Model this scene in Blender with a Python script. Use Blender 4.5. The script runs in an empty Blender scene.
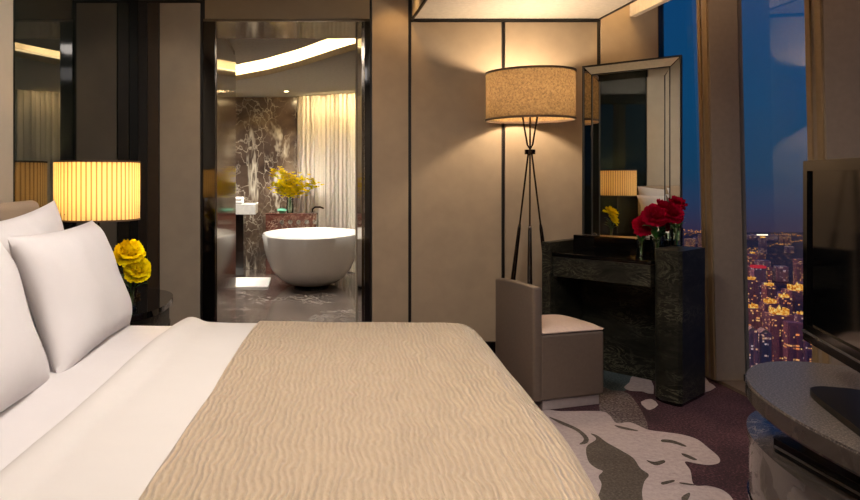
import bpy, bmesh, math, random
from mathutils import Vector, Matrix, noise
PI = math.pi
R = math.radians
rnd = random.Random(7)
sc = bpy.context.scene
COL = sc.collection
F, XV, YV, H = 700.0, 300.0, 177.0, 1.3      # focal length in px, principal point, eye height

def fl(px, py, z=0.0):
    s = (py - YV) / (H - z)
    return ((px - XV) / s, F / s)

# ------------------------------------------------------------------ materials
def lin(c):
    return tuple(((v/255)/12.92 if v/255 <= .04045 else ((v/255+.055)/1.055)**2.4) for v in c) + (1,)

class NT:
    def __init__(s, name):
        s.m = bpy.data.materials.new(name); s.m.use_nodes = True
        s.t = s.m.node_tree; s.t.nodes.clear()
        s.out = s.n('ShaderNodeOutputMaterial')
    def n(s, typ, **kw):
        nd = s.t.nodes.new(typ)
        for k, v in kw.items():
            if k.startswith('i_'):
                k = k[2:]; k = int(k) if k.isdigit() else k.replace('_', ' ')
                nd.inputs[k].default_value = v
            else: setattr(nd, k, v)
        return nd
    def l(s, a, b): s.t.links.new(a, b)
    def coord(s, scale=(1,1,1), which='Object'):
        tc = s.n('ShaderNodeTexCoord'); mp = s.n('ShaderNodeMapping'); mp.inputs['Scale'].default_value = scale
        s.l(tc.outputs[which], mp.inputs['Vector']); return mp.outputs[0]
    def noise(s, vec, scale, detail=4, rough=.55, dist=0):
        nd = s.n('ShaderNodeTexNoise'); nd.inputs['Scale'].default_value = scale
        nd.inputs['Detail'].default_value = detail; nd.inputs['Roughness'].default_value = rough
        nd.inputs['Distortion'].default_value = dist
        s.l(vec, nd.inputs['Vector']); return nd.outputs['Fac']
    def ramp(s, fac, stops):
        r = s.n('ShaderNodeValToRGB'); e = r.color_ramp.elements
        while len(e) < len(stops): e.new(.5)
        for el, (p, c) in zip(e, stops): el.position = p; el.color = c
        s.l(fac, r.inputs['Fac']); return r.outputs['Color']
    def mixc(s, fac, a, b):
        m = s.n('ShaderNodeMix', data_type='RGBA')
        for v, i in ((fac, 0), (a, 6), (b, 7)):
            if hasattr(v, 'links'): s.l(v, m.inputs[i])
            else: m.inputs[i].default_value = v
        return m.outputs[2]
    def math(s, op, a, b=0.0, c=None):
        m = s.n('ShaderNodeMath', operation=op)
        for i, v in enumerate((a, b) if c is None else (a, b, c)):
            if hasattr(v, 'links'): s.l(v, m.inputs[i])
            else: m.inputs[i].default_value = v
        return m.outputs[0]
    def bump(s, h, strength=.3, dist=.01):
        b = s.n('ShaderNodeBump'); b.inputs['Strength'].default_value = strength; b.inputs['Distance'].default_value = dist
        s.l(h, b.inputs['Height']); return b.outputs[0]
    def bsdf(s, color, rough=.5, metal=0, nrm=None, emit=None, es=0, coat=0, sheen=0, spec=None):
        p = s.n('ShaderNodeBsdfPrincipled')
        for k, v in (('Base Color', color), ('Roughness', rough), ('Metallic', metal)):
            if hasattr(v, 'links'): s.l(v, p.inputs[k])
            else: p.inputs[k].default_value = v
        if nrm: s.l(nrm, p.inputs['Normal'])
        if emit is not None:
            if hasattr(emit, 'links'): s.l(emit, p.inputs['Emission Color'])
            else: p.inputs['Emission Color'].default_value = emit
            if hasattr(es, 'links'): s.l(es, p.inputs['Emission Strength'])
            else: p.inputs['Emission Strength'].default_value = es
        if coat: p.inputs['Coat Weight'].default_value = coat; p.inputs['Coat Roughness'].default_value = .03
        if sheen: p.inputs['Sheen Weight'].default_value = sheen
        if spec is not None: p.inputs['Specular IOR Level'].default_value = spec
        s.l(p.outputs[0], s.out.inputs[0]); return p

M = {}
def plain(name, c, rough=.5, metal=0, nz=.08, scale=30, bump=0, **kw):
    t = NT(name); v = t.coord(); f = t.noise(v, scale)
    a = lin(c); d = tuple(x*(1-nz) for x in a[:3])+(1,); e = tuple(min(1, x*(1+nz)) for x in a[:3])+(1,)
    col = t.ramp(f, [(.3, d), (.7, e)])
    t.bsdf(col, rough, metal, nrm=t.bump(f, bump, .002) if bump else None, **kw); M[name] = t.m; return t.m

plain('panel_beige', (176, 160, 138), .42, 0, .05, 9, .0, spec=.35)
plain('panel_light', (170, 160, 144), .5, 0, .05, 9)
plain('panel_head', (150, 134, 108), .45, .0, .05, 9)
plain('panel_bronze', (62, 52, 42), .4, .2)
plain('reveal_dark', (16, 12, 10), .45)
plain('ceiling_white', (205, 198, 184), .8)
plain('soffit_paint', (206, 200, 190), .6)
plain('fin_paint', (148, 132, 114), .5, 0, .06)
plain('frame_gold', (146, 124, 94), .45, .1)
plain('gloss_black', (9, 8, 8), .06, coat=.5)
plain('bronze', (70, 56, 44), .25, 1)
plain('chrome', (200, 198, 192), .08, 1)
plain('gold_metal', (190, 150, 70), .2, 1)
plain('shade_trim', (70, 50, 34), .7)
plain('dark_wood', (26, 18, 14), .15, coat=.6)
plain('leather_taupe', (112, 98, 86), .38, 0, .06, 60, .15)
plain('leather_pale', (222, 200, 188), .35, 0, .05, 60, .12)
plain('plinth_pale', (176, 164, 160), .4)
plain('headboard_cloth', (158, 138, 116), .8, 0, .08, 200, .3)
plain('tub_white', (236, 232, 224), .12, coat=.4, nz=.02)
plain('towel_white', (235, 233, 228), .9, nz=.04, scale=150, bump=.4)
plain('leaf_green', (38, 92, 30), .45, nz=.25, scale=20)
plain('stem_green', (62, 110, 40), .5)
plain('mint_glass', (120, 200, 165), .15)
plain('tv_plastic', (8, 8, 9), .12, spec=.35)
plain('tv_screen', (5, 5, 7), .06, spec=.3)
plain('silver_plastic', (120, 118, 116), .3, .7)
plain('marble_white', (222, 218, 210), .2)
plain('stand_black', (10, 10, 11), .4, spec=.2)
plain('black_stone', (10, 10, 9), .45, spec=.15)
plain('sill_stone', (120, 102, 84), .5)

def mk_linen(name, c, scale=1.0, rough=.85, bump=.25):
    t = NT(name); v = t.coord((1, 1, 1)); f = t.noise(v, 5*scale, 3); g = t.noise(v, 420, 2)
    a = lin(c)
    col = t.ramp(f, [(.3, tuple(x*.97 for x in a[:3])+(1,)), (.7, a)])
    h = t.math('ADD', t.math('MULTIPLY', f, 1.0), t.math('MULTIPLY', g, .04))
    t.bsdf(col, rough, 0, nrm=t.bump(h, bump, .02), sheen=.1); M[name] = t.m
mk_linen('linen_white', (232, 228, 228))
mk_linen('linen_warm', (224, 219, 214), bump=.12)

t = NT('coverlet')
v = t.coord(); wig = t.noise(v, 7, 2)
sx = t.n('ShaderNodeSeparateXYZ'); t.l(v, sx.inputs[0])
v2 = t.coord((95, 17, 17)); n2 = t.noise(v2, 1.0, 3, .55, .5)
v3 = t.coord((30, 5, 5)); n3 = t.noise(v3, 1.0, 2, .5, .3)
n4 = t.noise(t.coord((14, 11, 11)), 1.0, 2, .5, 0)
ph = t.math('ADD', t.math('MULTIPLY', sx.outputs[0], 400.0), t.math('ADD', t.math('MULTIPLY', wig, 14.0), t.math('MULTIPLY', n4, 10.0)))
sn = t.math('SINE', ph)
hgt = t.math('ADD', t.math('MULTIPLY', n3, 1.6), t.math('ADD', t.math('MULTIPLY', n2, 1.3), t.math('MULTIPLY', sn, .34)))
weave = t.noise(t.coord(), 500, 2)
hgt = t.math('ADD', hgt, t.math('MULTIPLY', weave, .2))
col = t.mixc(t.math('MULTIPLY', t.math('ADD', sn, 1), .5), lin((194, 170, 138)), lin((208, 186, 156)))
t.bsdf(col, .42, 0, nrm=t.bump(hgt, .75, .010), sheen=.3); M['coverlet'] = t.m

def mk_marble(name, dark, mid, vein, scale=3, rough=.12, vw=.04, stretch=(1,1,1), coat=.3, dist=1.6):
    t = NT(name); v = t.coord(stretch)
    n1 = t.noise(v, scale, 8, .6, dist)
    base = t.ramp(n1, [(.3, lin(dark)), (.65, lin(mid))])
    n2 = t.noise(v, scale*1.7, 6, .6, dist*1.3)
    ridge = t.math('ABSOLUTE', t.math('SUBTRACT', n2, .5))
    vr = t.ramp(ridge, [(0, (1,1,1,1)), (vw, (0,0,0,1))])
    brk = t.ramp(t.noise(v, scale*.6, 3), [(.42, (0,0,0,1)), (.62, (1,1,1,1))])
    f = t.math('MULTIPLY', vr, brk)
    t.bsdf(t.mixc(f, base, lin(vein)), rough, 0, coat=coat, spec=.2 if name == 'marble_green' else .5); M[name] = t.m
t = NT('marble_brown'); v = t.coord((1, 1, .75))
n1 = t.noise(v, 2.2, 6, .6, .8)
base = t.ramp(n1, [(.32, lin((52, 40, 34))), (.55, lin((88, 72, 60))), (.72, lin((136, 118, 98)))])
dv = t.n('ShaderNodeVectorMath', operation='ADD'); t.l(v, dv.inputs[0])
nn = t.n('ShaderNodeTexNoise'); nn.inputs['Scale'].default_value = 2.4; nn.inputs['Detail'].default_value = 5; t.l(v, nn.inputs['Vector'])
sc3 = t.n('ShaderNodeVectorMath', operation='SCALE'); sc3.inputs['Scale'].default_value = .9; t.l(nn.outputs['Color'], sc3.inputs[0]); t.l(sc3.outputs[0], dv.inputs[1])
vo = t.n('ShaderNodeTexVoronoi', feature='DISTANCE_TO_EDGE'); vo.inputs['Scale'].default_value = 6.5; t.l(dv.outputs[0], vo.inputs['Vector'])
fine = t.math('MULTIPLY', t.ramp(vo.outputs['Distance'], [(0, (1,1,1,1)), (.055, (0,0,0,1))]), t.ramp(t.noise(v, 3.0, 3), [(.36, (0,0,0,1)), (.54, (1,1,1,1))]))
rg = t.math('ABSOLUTE', t.math('SUBTRACT', t.noise(t.coord((1.2, 1, .35)), .9, 6, .6, .5), .5))
broad = t.ramp(rg, [(0, (.75,.75,.75,1)), (.022, (0,0,0,1))])
t.bsdf(t.mixc(t.math('MAXIMUM', t.math('MULTIPLY', fine, .5), broad), base, lin((216, 206, 186))), .22, 0, coat=.15); M['marble_brown'] = t.m
mk_marble('marble_floor', (74, 63, 58), (128, 115, 107), (186, 176, 168), 2.6, .14, .05, (1, .8, 1))
mk_marble('marble_red', (64, 32, 26), (104, 60, 48), (190, 165, 140), 2.5, .15, .03)
mk_marble('marble_green', (20, 21, 18), (44, 44, 37), (96, 93, 78), 3.2, .4, .05, (1, 1, 2.6), .0, 2.4)
mk_marble('marble_console', (50, 44, 40), (92, 82, 75), (150, 138, 126), 2.2, .22, .03, (1, 1, .6), .4, 2)

t = NT('console_top'); v = t.coord(); f = t.noise(v, 160, 3, .7)
t.bsdf(t.ramp(f, [(.38, lin((46, 41, 39))), (.5, lin((84, 76, 71))), (.64, lin((150, 140, 132)))]), .28, 0, nrm=t.bump(f, .15, .001)); M['console_top'] = t.m

def mk_carpet(name, stops, scale=90):
    t = NT(name); v = t.coord(); f = t.noise(v, scale, 4, .75); g = t.noise(v, 2.2, 3)
    fc = t.math('ADD', t.math('MULTIPLY', f, .75), t.math('MULTIPLY', g, .25))
    t.bsdf(t.ramp(fc, [(p, lin(c)) for p, c in stops]), .95, 0, nrm=t.bump(f, .5, .004)); M[name] = t.m
mk_carpet('carpet_burgundy', [(.38, (28, 16, 20)), (.5, (62, 32, 42)), (.6, (104, 70, 78))])
mk_carpet('carpet_pale', [(.3, (166, 150, 150)), (.6, (196, 182, 180))], 40)
mk_carpet('carpet_grey', [(.36, (62, 54, 50)), (.5, (84, 76, 68)), (.62, (108, 98, 88))])
mk_carpet('carpet_teal', [(.36, (44, 54, 60)), (.5, (66, 82, 86)), (.62, (112, 122, 120))])
mk_carpet('carpet_mottled', [(.4, (64, 44, 46)), (.5, (104, 92, 90)), (.6, (150, 140, 134))], 70)

t = NT('smoked_mirror'); v = t.coord(); f = t.noise(v, 1.5, 3)
p = t.bsdf(t.ramp(f, [(.3, lin((14, 20, 19))), (.7, lin((24, 31, 29)))]), .02, 0); p.inputs['IOR'].default_value = 1.48; M['smoked_mirror'] = t.m
t = NT('mirror_glass'); t.bsdf(lin((232, 230, 220)), .01, 1); M['mirror_glass'] = t.m
t = NT('satin_mirror'); v = t.coord((1, 1, .2)); f = t.noise(v, 3, 2)
t.bsdf(t.ramp(f, [(.3, lin((128, 120, 110))), (.7, lin((144, 136, 124)))]), .1, 1); M['satin_mirror'] = t.m

t = NT('window_glass')
lw = t.n('ShaderNodeFresnel'); lw.inputs['IOR'].default_value = 1.35
tr = t.n('ShaderNodeBsdfTransparent'); tr.inputs[0].default_value = (.93, .95, .96, 1)
g = t.n('ShaderNodeBsdfGlossy'); g.inputs['Roughness'].default_value = 0.0
mx = t.n('ShaderNodeMixShader'); t.l(t.math('MULTIPLY', lw.outputs[0], .22), mx.inputs[0]); t.l(tr.outputs[0], mx.inputs[1]); t.l(g.outputs[0], mx.inputs[2])
t.l(mx.outputs[0], t.out.inputs[0]); M['window_glass'] = t.m

t = NT('vase_glass')
lw = t.n('ShaderNodeFresnel'); lw.inputs['IOR'].default_value = 1.45
tr = t.n('ShaderNodeBsdfTransparent'); tr.inputs[0].default_value = (.86, .93, .88, 1)
g = t.n('ShaderNodeBsdfGlossy'); g.inputs['Roughness'].default_value = 0.02
mx = t.n('ShaderNodeMixShader'); t.l(t.math('ADD', lw.outputs[0], .04), mx.inputs[0]); t.l(tr.outputs[0], mx.inputs[1]); t.l(g.outputs[0], mx.inputs[2])
t.l(mx.outputs[0], t.out.inputs[0]); M['vase_glass'] = t.m

def mk_shade(name, c, trans=.6, stripes=0, sc_=60, tint=None, low=.62):
    t = NT(name); v = t.coord()
    f = t.noise(v, sc_, 3, .7)
    f2 = t.noise(t.coord((1, 1, 8)), sc_*1.6, 2, .6)
    f3 = t.math('MULTIPLY', t.math('ADD', f, f2), .5)
    a = lin(c)
    col = t.ramp(f3, [(.38, tuple(x*low for x in a[:3])+(1,)), (.62, a)]) if not stripes else None
    if stripes:
        sp = t.n('ShaderNodeSeparateXYZ'); t.l(t.coord(), sp.inputs[0])
        ang = t.math('ARCTAN2', sp.outputs[1], sp.outputs[0])
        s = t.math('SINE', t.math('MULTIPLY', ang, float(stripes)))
        col = t.ramp(t.math('MULTIPLY_ADD', s, .5, .5), [(.08, tuple(x*k for x, k in zip(a[:3], (.42, .34, .26)))+(1,)), (.42, a)])  # dark stripes put the shading between pleats into the cloth colour
    d = t.n('ShaderNodeBsdfDiffuse'); tl = t.n('ShaderNodeBsdfTranslucent')
    t.l(col, d.inputs[0])
    if tint:
        tc = t.n('ShaderNodeMix', data_type='RGBA', blend_type='MULTIPLY'); tc.inputs[0].default_value = 1
        t.l(col, tc.inputs[6]); tc.inputs[7].default_value = lin(tint); t.l(tc.outputs[2], tl.inputs[0])
    else: t.l(col, tl.inputs[0])
    mx = t.n('ShaderNodeMixShader'); mx.inputs[0].default_value = trans
    t.l(d.outputs[0], mx.inputs[1]); t.l(tl.outputs[0], mx.inputs[2]); t.l(mx.outputs[0], t.out.inputs[0]); M[name] = t.m
mk_shade('linen_shade', (148, 122, 86), .26, 0, 70, low=.38)
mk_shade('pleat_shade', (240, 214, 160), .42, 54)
mk_shade('sheer_curtain', (232, 222, 204), .35, 0, 3, low=1.0)
mk_shade('petal_yellow', (255, 232, 16), .22, 0, 20, low=.9)
mk_shade('petal_red', (168, 10, 46), .25, 0, 20, low=.8)

def emis(name, c, s):
    t = NT(name); e = t.n('ShaderNodeEmission'); e.inputs[0].default_value = lin(c); e.inputs[1].default_value = s
    t.l(e.outputs[0], t.out.inputs[0]); M[name] = t.m
emis('bulb_glow', (255, 214, 150), 30)
emis('led_warm', (255, 222, 160), 5)
t = NT('crown_gold'); v = t.coord(); f = t.noise(v, .28, 3, .7)
e = t.n('ShaderNodeEmission'); t.l(t.ramp(f, [(.35, lin((150, 70, 30))), (.5, lin((235, 150, 50))), (.62, lin((255, 220, 130)))]), e.inputs[0]); e.inputs[1].default_value = 1.15
t.l(e.outputs[0], t.out.inputs[0]); M['crown_gold'] = t.m
emis('crown_red', (225, 50, 70), .7)
emis('flood_white', (255, 240, 205), 2.4)
emis('street_glow', (255, 165, 80), 1.0)

# tower facade: a grid of windows, some of them lit
def mk_facade(name, wall, p, c1, c2, es, cw=4.2, ch=3.4):
    t = NT(name)
    tc = t.n('ShaderNodeTexCoord'); sp = t.n('ShaderNodeSeparateXYZ'); t.l(tc.outputs['Object'], sp.inputs[0])
    oi = t.n('ShaderNodeObjectInfo')
    u = t.math('DIVIDE', t.math('ADD', sp.outputs[0], sp.outputs[1]), cw); w = t.math('DIVIDE', sp.outputs[2], ch)
    cb = t.n('ShaderNodeCombineXYZ'); t.l(t.math('FLOOR', u), cb.inputs[0]); t.l(t.math('FLOOR', w), cb.inputs[1])
    t.l(t.math('MULTIPLY', oi.outputs['Random'], 91), cb.inputs[2])
    wn = t.n('ShaderNodeTexWhiteNoise'); t.l(cb.outputs[0], wn.inputs[0])
    lit = t.math('GREATER_THAN', wn.outputs['Value'], 1-p)
    fu = t.math('FRACT', u); fw = t.math('FRACT', w)
    inw = t.math('MULTIPLY', t.math('LESS_THAN', t.math('ABSOLUTE', t.math('SUBTRACT', fu, .5)), .33),
                 t.math('LESS_THAN', t.math('ABSOLUTE', t.math('SUBTRACT', fw, .5)), .3))
    e = t.math('MULTIPLY', t.math('MULTIPLY', lit, inw), t.math('MULTIPLY', wn.outputs['Value'], es))
    sep = t.n('ShaderNodeSeparateColor'); t.l(wn.outputs['Color'], sep.inputs[0])
    t.bsdf(lin(wall), .8, 0, emit=t.mixc(sep.outputs[1], lin(c1), lin(c2)), es=e); M[name] = t.m
mk_facade('facade_warm', (176, 128, 140), .22, (255, 150, 70), (255, 200, 120), 1.0, 3.4, 3.0)  # tower walls lightened towards purple, haze put into their colour
mk_facade('facade_cool', (180, 146, 160), .2, (210, 190, 200), (255, 180, 100), .8, 3.4, 3.0)
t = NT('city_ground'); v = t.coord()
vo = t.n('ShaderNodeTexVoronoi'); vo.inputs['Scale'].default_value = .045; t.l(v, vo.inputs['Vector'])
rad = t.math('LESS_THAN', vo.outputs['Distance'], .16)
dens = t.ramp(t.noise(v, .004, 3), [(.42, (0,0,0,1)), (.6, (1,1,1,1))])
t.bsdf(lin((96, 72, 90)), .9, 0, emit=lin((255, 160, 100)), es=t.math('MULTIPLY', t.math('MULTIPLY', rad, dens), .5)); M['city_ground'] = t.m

# ------------------------------------------------------------------ helpers
def obj(name, bm, mat, parent=None, smooth=35, loc=None, rotz=0, label=None):
    me = bpy.data.meshes.new(name)
    bmesh.ops.recalc_face_normals(bm, faces=bm.faces[:])
    bm.to_mesh(me); bm.free()
    for m in (mat if isinstance(mat, (list, tuple)) else [mat]): me.materials.append(M[m])
    if smooth:
        for p in me.polygons: p.use_smooth = True
        me.set_sharp_from_angle(angle=R(smooth))
    o = bpy.data.objects.new(name, me); COL.objects.link(o)
    if smooth == 35:
        wn_ = o.modifiers.new('wn', 'WEIGHTED_NORMAL'); wn_.keep_sharp = True; wn_.weight = 80
    if parent: o.parent = parent
    if loc: o.location = loc
    if rotz: o.rotation_euler.z = rotz
    if label: o['label'] = label
    return o
def tag(o, label, cat, group=None, kind=None):
    o['label'] = label; o['category'] = cat
    if group: o['group'] = group
    if kind: o['kind'] = kind
    return o
def thing(name, label, cat, loc=(0,0,0), rotz=0, group=None):
    o = bpy.data.objects.new(name, None); COL.objects.link(o); o.location = loc; o.rotation_euler.z = rotz
    o.empty_display_size = .05
    return tag(o, label, cat, group)
def struct(name, bm, mat, parent=None, label=None, **kw):
    o = obj(name, bm, mat, parent, **kw)
    if not parent:
        o['kind'] = 'structure'
        if label: o['label'] = label
    return o
def copy_tree(o, parent=None):
    c = o.copy(); COL.objects.link(c); c.parent = parent
    for ch in [x for x in bpy.data.objects if x.parent == o]: copy_tree(ch, c)
    return c
def box(bm, x0, x1, y0, y1, z0, z1, bev=0, seg=2, lean=0, mi=0):
    vs = [bm.verts.new((x - lean*z, y, z)) for z in (z0, z1) for x, y in ((x0,y0),(x1,y0),(x1,y1),(x0,y1))]
    fs = [bm.faces.new([vs[i] for i in q]) for q in ((3,2,1,0),(4,5,6,7),(0,1,5,4),(1,2,6,5),(2,3,7,6),(3,0,4,7))]
    for f in fs: f.material_index = mi
    if bev:
        es = list({e for f in fs for e in f.edges})
        bmesh.ops.bevel(bm, geom=es, offset=bev, segments=seg, profile=.5, affect='EDGES')
    return bm
def B(*a, **k): return box(bmesh.new(), *a, **k)
def prism(bm, pts, z0, z1, bev=0, seg=2, mi=0):
    a = [bm.verts.new((x, y, z0)) for x, y in pts]; b = [bm.verts.new((x, y, z1)) for x, y in pts]
    f0 = bm.faces.new(a[::-1]); f1 = bm.faces.new(b); n = len(pts)
    fs = [f0, f1] + [bm.faces.new((a[i], a[(i+1) % n], b[(i+1) % n], b[i])) for i in range(n)]
    for f in fs: f.material_index = mi
    if bev:
        bmesh.ops.bevel(bm, geom=list(f0.edges)+list(f1.edges), offset=bev, segments=seg, profile=.5, affect='EDGES')
    return bm
def lathe(bm, prof, n=48, cx=0, cy=0, sx=1, sy=1, cap0=False, cap1=False, fn=None):
    rings = []
    for r, z in prof:
        ring = []
        for i in range(n):
            a = 2*PI*i/n; k = fn(a, z) if fn else 1
            ring.append(bm.verts.new((cx+r*k*sx*math.cos(a), cy+r*k*sy*math.sin(a), z)))
        rings.append(ring)
    for a, b in zip(rings, rings[1:]):
        for i in range(n): bm.faces.new((a[i], a[(i+1) % n], b[(i+1) % n], b[i]))
    if cap0: bm.faces.new(rings[0][::-1])
    if cap1: bm.faces.new(rings[-1])
    return bm
def tube(bm, pts, rad, n=10):
    pts = [Vector(p) for p in pts]; rads = rad if isinstance(rad, (list, tuple)) else [rad]*len(pts); rings = []
    for i, p in enumerate(pts):
        d = (pts[min(i+1, len(pts)-1)] - pts[max(i-1, 0)]).normalized()
        up = Vector((0,0,1)) if abs(d.z) < .9 else Vector((1,0,0))
        a = d.cross(up).normalized(); b = d.cross(a).normalized()
        rings.append([bm.verts.new(p + (a*math.cos(2*PI*k/n) + b*math.sin(2*PI*k/n))*rads[i]) for k in range(n)])
    for a, b in zip(rings, rings[1:]):
        for i in range(n): bm.faces.new((a[i], a[(i+1) % n], b[(i+1) % n], b[i]))
    bm.faces.new(rings[0][::-1]); bm.faces.new(rings[-1]); return bm
def smoothpoly(pts, k=6):
    out = []; n = len(pts)
    for i in range(n):
        p0, p1, p2, p3 = (Vector(pts[(i+j-1) % n]) for j in range(4))
        for s in range(k):
            u = s/k
            out.append(tuple(.5*((2*p1)+(-p0+p2)*u+(2*p0-5*p1+4*p2-p3)*u*u+(-p0+3*p1-3*p2+p3)*u**3)))
    return out

# ------------------------------------------------------------------ world and camera
w = bpy.data.worlds.new('world'); sc.world = w; w.use_nodes = True
nt = w.node_tree; nt.nodes.clear()
tc = nt.nodes.new('ShaderNodeTexCoord'); sp = nt.nodes.new('ShaderNodeSeparateXYZ'); rp = nt.nodes.new('ShaderNodeValToRGB')
bg = nt.nodes.new('ShaderNodeBackground'); wo = nt.nodes.new('ShaderNodeOutputWorld'); mr = nt.nodes.new('ShaderNodeMapRange')
mr.inputs['From Min'].default_value = -.12; mr.inputs['From Max'].default_value = .30
nt.links.new(tc.outputs['Generated'], sp.inputs[0]); nt.links.new(sp.outputs[2], mr.inputs[0]); nt.links.new(mr.outputs[0], rp.inputs[0])
st = [(0, (58, 44, 62)), (.13, (58, 50, 76)), (.2, (46, 60, 92)), (.3, (26, 68, 102)), (.5, (17, 74, 116)), (1, (18, 72, 126))]
e = rp.color_ramp.elements
while len(e) < len(st): e.new(.5)
for el, (p, c) in zip(e, st): el.position = p; el.color = lin(c)
nt.links.new(rp.outputs[0], bg.inputs[0]); bg.inputs[1].default_value = 1.0; nt.links.new(bg.outputs[0], wo.inputs[0])

cam = bpy.data.cameras.new('camera'); co = bpy.data.objects.new('camera', cam); COL.objects.link(co)
co.location = (0, 0, H); co.rotation_euler = (R(90), 0, 0); cam.sensor_width = 36; cam.lens = F/860*36
cam.shift_x = (430-XV)/860; cam.shift_y = (YV-250)/860; cam.clip_start = .05; cam.clip_end = 20000
sc.camera = co
sc.view_settings.view_transform = 'Standard'; sc.view_settings.look = 'None'; sc.view_settings.gamma = 1; sc.view_settings.exposure = 0
sc.view_settings.use_curve_mapping = False
sc.cycles.use_denoising = True; sc.cycles.max_bounces = 10; sc.cycles.diffuse_bounces = 5; sc.cycles.glossy_bounces = 6
sc.cycles.transparent_max_bounces = 16; sc.cycles.caustics_reflective = False; sc.cycles.caustics_refractive = False
sc.cycles.sample_clamp_indirect = 4; sc.cycles.blur_glossy = .5

def light(name, typ, loc, power, color=(255, 214, 165), size=.3, rot=(0,0,0), size_y=None, spot=None, blend=.6):
    l = bpy.data.lights.new(name, typ); l.energy = power; l.color = lin(color)[:3]
    if typ == 'AREA':
        l.size = size
        if size_y: l.shape = 'RECTANGLE'; l.size_y = size_y
    else: l.shadow_soft_size = size
    if typ == 'SPOT': l.spot_size = R(spot); l.spot_blend = blend
    o = bpy.data.objects.new(name, l); COL.objects.link(o); o.location = loc; o.rotation_euler = rot; return o

# ------------------------------------------------------------------ bedroom shell
TH = R(4.2); U = Vector((math.cos(TH), -math.sin(TH))); V = Vector((math.sin(TH), math.cos(TH)))
YB = 5.15; CX = -1.19; CEIL = 2.8
def onwall(y): return CX - math.tan(TH)*(YB - y)
WX = CX - .0
S = 136.0
# carpet with its woven motifs
bm = bmesh.new()
fp = [(onwall(-1.2)-.3, -1.2), (2.64, -1.2), (2.64, YB+.3), (CX-.3, YB+.3)]
prism(bm, fp, -.03, 0)
def inlay(pts, z, mi, org=(500, 350), k=3.308, sm=5):
    q = smoothpoly([fl(org[0]+a/k, org[1]+b/k) for a, b in pts], sm)
    f = bm.faces.new([bm.verts.new((x, y, z)) for x, y in q]); f.material_index = mi
    if f.normal.z < 0: f.normal_flip()
inlay([(140,200),(200,203),(330,203),(362,216),(386,242),(432,240),(490,264),(545,272),(600,280),(652,296),(690,325),(724,355),(724,374),(690,381),(650,376),(612,370),(630,400),(642,446),(690,450),(740,466),(776,505),(800,600),(300,620),(60,420),(60,260)], .001, 1)
inlay([(286,322),(318,296),(300,278),(322,284),(352,306),(400,333),(440,358),(464,392),(492,414),(478,436),(470,470),(470,520),(430,600),(330,560),(322,500),(336,448),(326,420),(340,402),(318,392),(292,368)], .002, 2)
inlay([(336,62),(436,82),(446,98),(412,136),(336,120)], .001, 3, sm=2)
inlay([(336,122),(412,138),(440,160),(470,205),(490,262),(432,240),(386,242),(362,216),(330,203)], .0005, 4, sm=2)
inlay([(442,82),(498,96),(508,146),(470,138),(430,136),(410,124),(428,108)], .002, 1, sm=2)
inlay([(466,172),(500,162),(523,182),(496,199),(478,190)], .001, 1, sm=2)
inlay([(670,86),(692,108),(714,124),(672,142),(640,130)], .001, 1, sm=2)
for p in ([(484,366),(510,372),(540,366),(546,374),(520,384),(500,378)], [(536,298),(570,300),(612,316),(612,322),(570,310),(536,306)],
          [(534,440),(572,432),(576,438),(540,448)], [(600,344),(620,348),(652,364),(640,366),(610,354)], [(596,440),(640,446),(640,450),(600,445)],
          [(600,490),(625,474),(628,486),(610,510)], [(160,222),(210,240),(262,264),(292,292),(288,310),(262,314),(278,296),(250,268),(200,246)], [(380,250),(450,266),(450,270),(400,262)]):
    inlay(p, .003, 2, sm=3)
pass
struct('floor', bm, ['carpet_burgundy', 'carpet_pale', 'carpet_grey', 'carpet_teal', 'carpet_mottled'], smooth=0)

# wall with the doorway
b = bmesh.new()
box(b, CX-.6, -.66, YB+.015, 5.77, 0, 3.0); box(b, -.66, .505, YB+.015, 5.77, 2.46, 3.0); box(b, .505, 2.68, YB+.015, 5.77, 0, 3.0)
wb = struct('wall_back', b, 'reveal_dark', smooth=0)
def panel(x0, x1, z0, z1, mat='panel_beige', lab=None):
    obj('panel', B(x0, x1, YB, YB+.02, z0, z1, bev=.002), mat, wb, label=lab)
panel(CX+.0, -1.125, 0, 2.58, 'reveal_dark', 'black corner strip'); panel(-1.122, -1.04, 0, 2.58, 'panel_bronze', 'narrow dark bronze panel')
panel(-1.032, -.735, 0, 2.58, 'panel_light'); panel(CX, -.72, 2.6, 2.8, 'reveal_dark')
panel(-.70, .512, 2.446, 2.8, 'panel_head', 'wide beige panel over the doorway')
panel(.53, .797, .09, 2.8, 'panel_beige'); panel(.82, 1.483, .09, 2.44); panel(1.509, 2.186, .09, 2.44)
panel(2.216, 2.645, .09, 2.8)
struct('baseboard_back', B(.53, 2.65, YB-.012, YB, 0, .088, bev=.003), 'gloss_black')
# doorway lining
d = bpy.data.objects.new('door_1', None); COL.objects.link(d); d.location = (-.07, YB, 0); d['kind'] = 'structure'
def dp(n, b, m, lab=None):
    for vv in b.verts: vv.co -= Vector((-.07, YB, 0))
    return obj(n, b, m, d, label=lab)
dp('frame', B(-.713, -.62, YB-.02, 5.77, 0, 2.44, bev=.004), 'gloss_black', 'polished black left door frame')
dp('frame', B(.472, .515, YB-.02, 5.77, 0, 2.44, bev=.004), 'gloss_black', 'polished black right door frame')
dp('lintel', B(-.713, .515, YB-.012, 5.77, 2.44, 2.462, bev=.003), 'satin_mirror')
dp('jamb_panel', B(-.621, -.612, YB+.02, 6.67, 0, 2.44), 'satin_mirror', 'reflective satin bronze jamb panel')
dp('jamb_panel', B(.462, .473, YB+.10, 5.72, 0, 2.44), 'satin_mirror')
dp('jamb_trim', B(.455, .463, 5.70, 5.76, 0, 2.44), 'panel_light')

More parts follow.
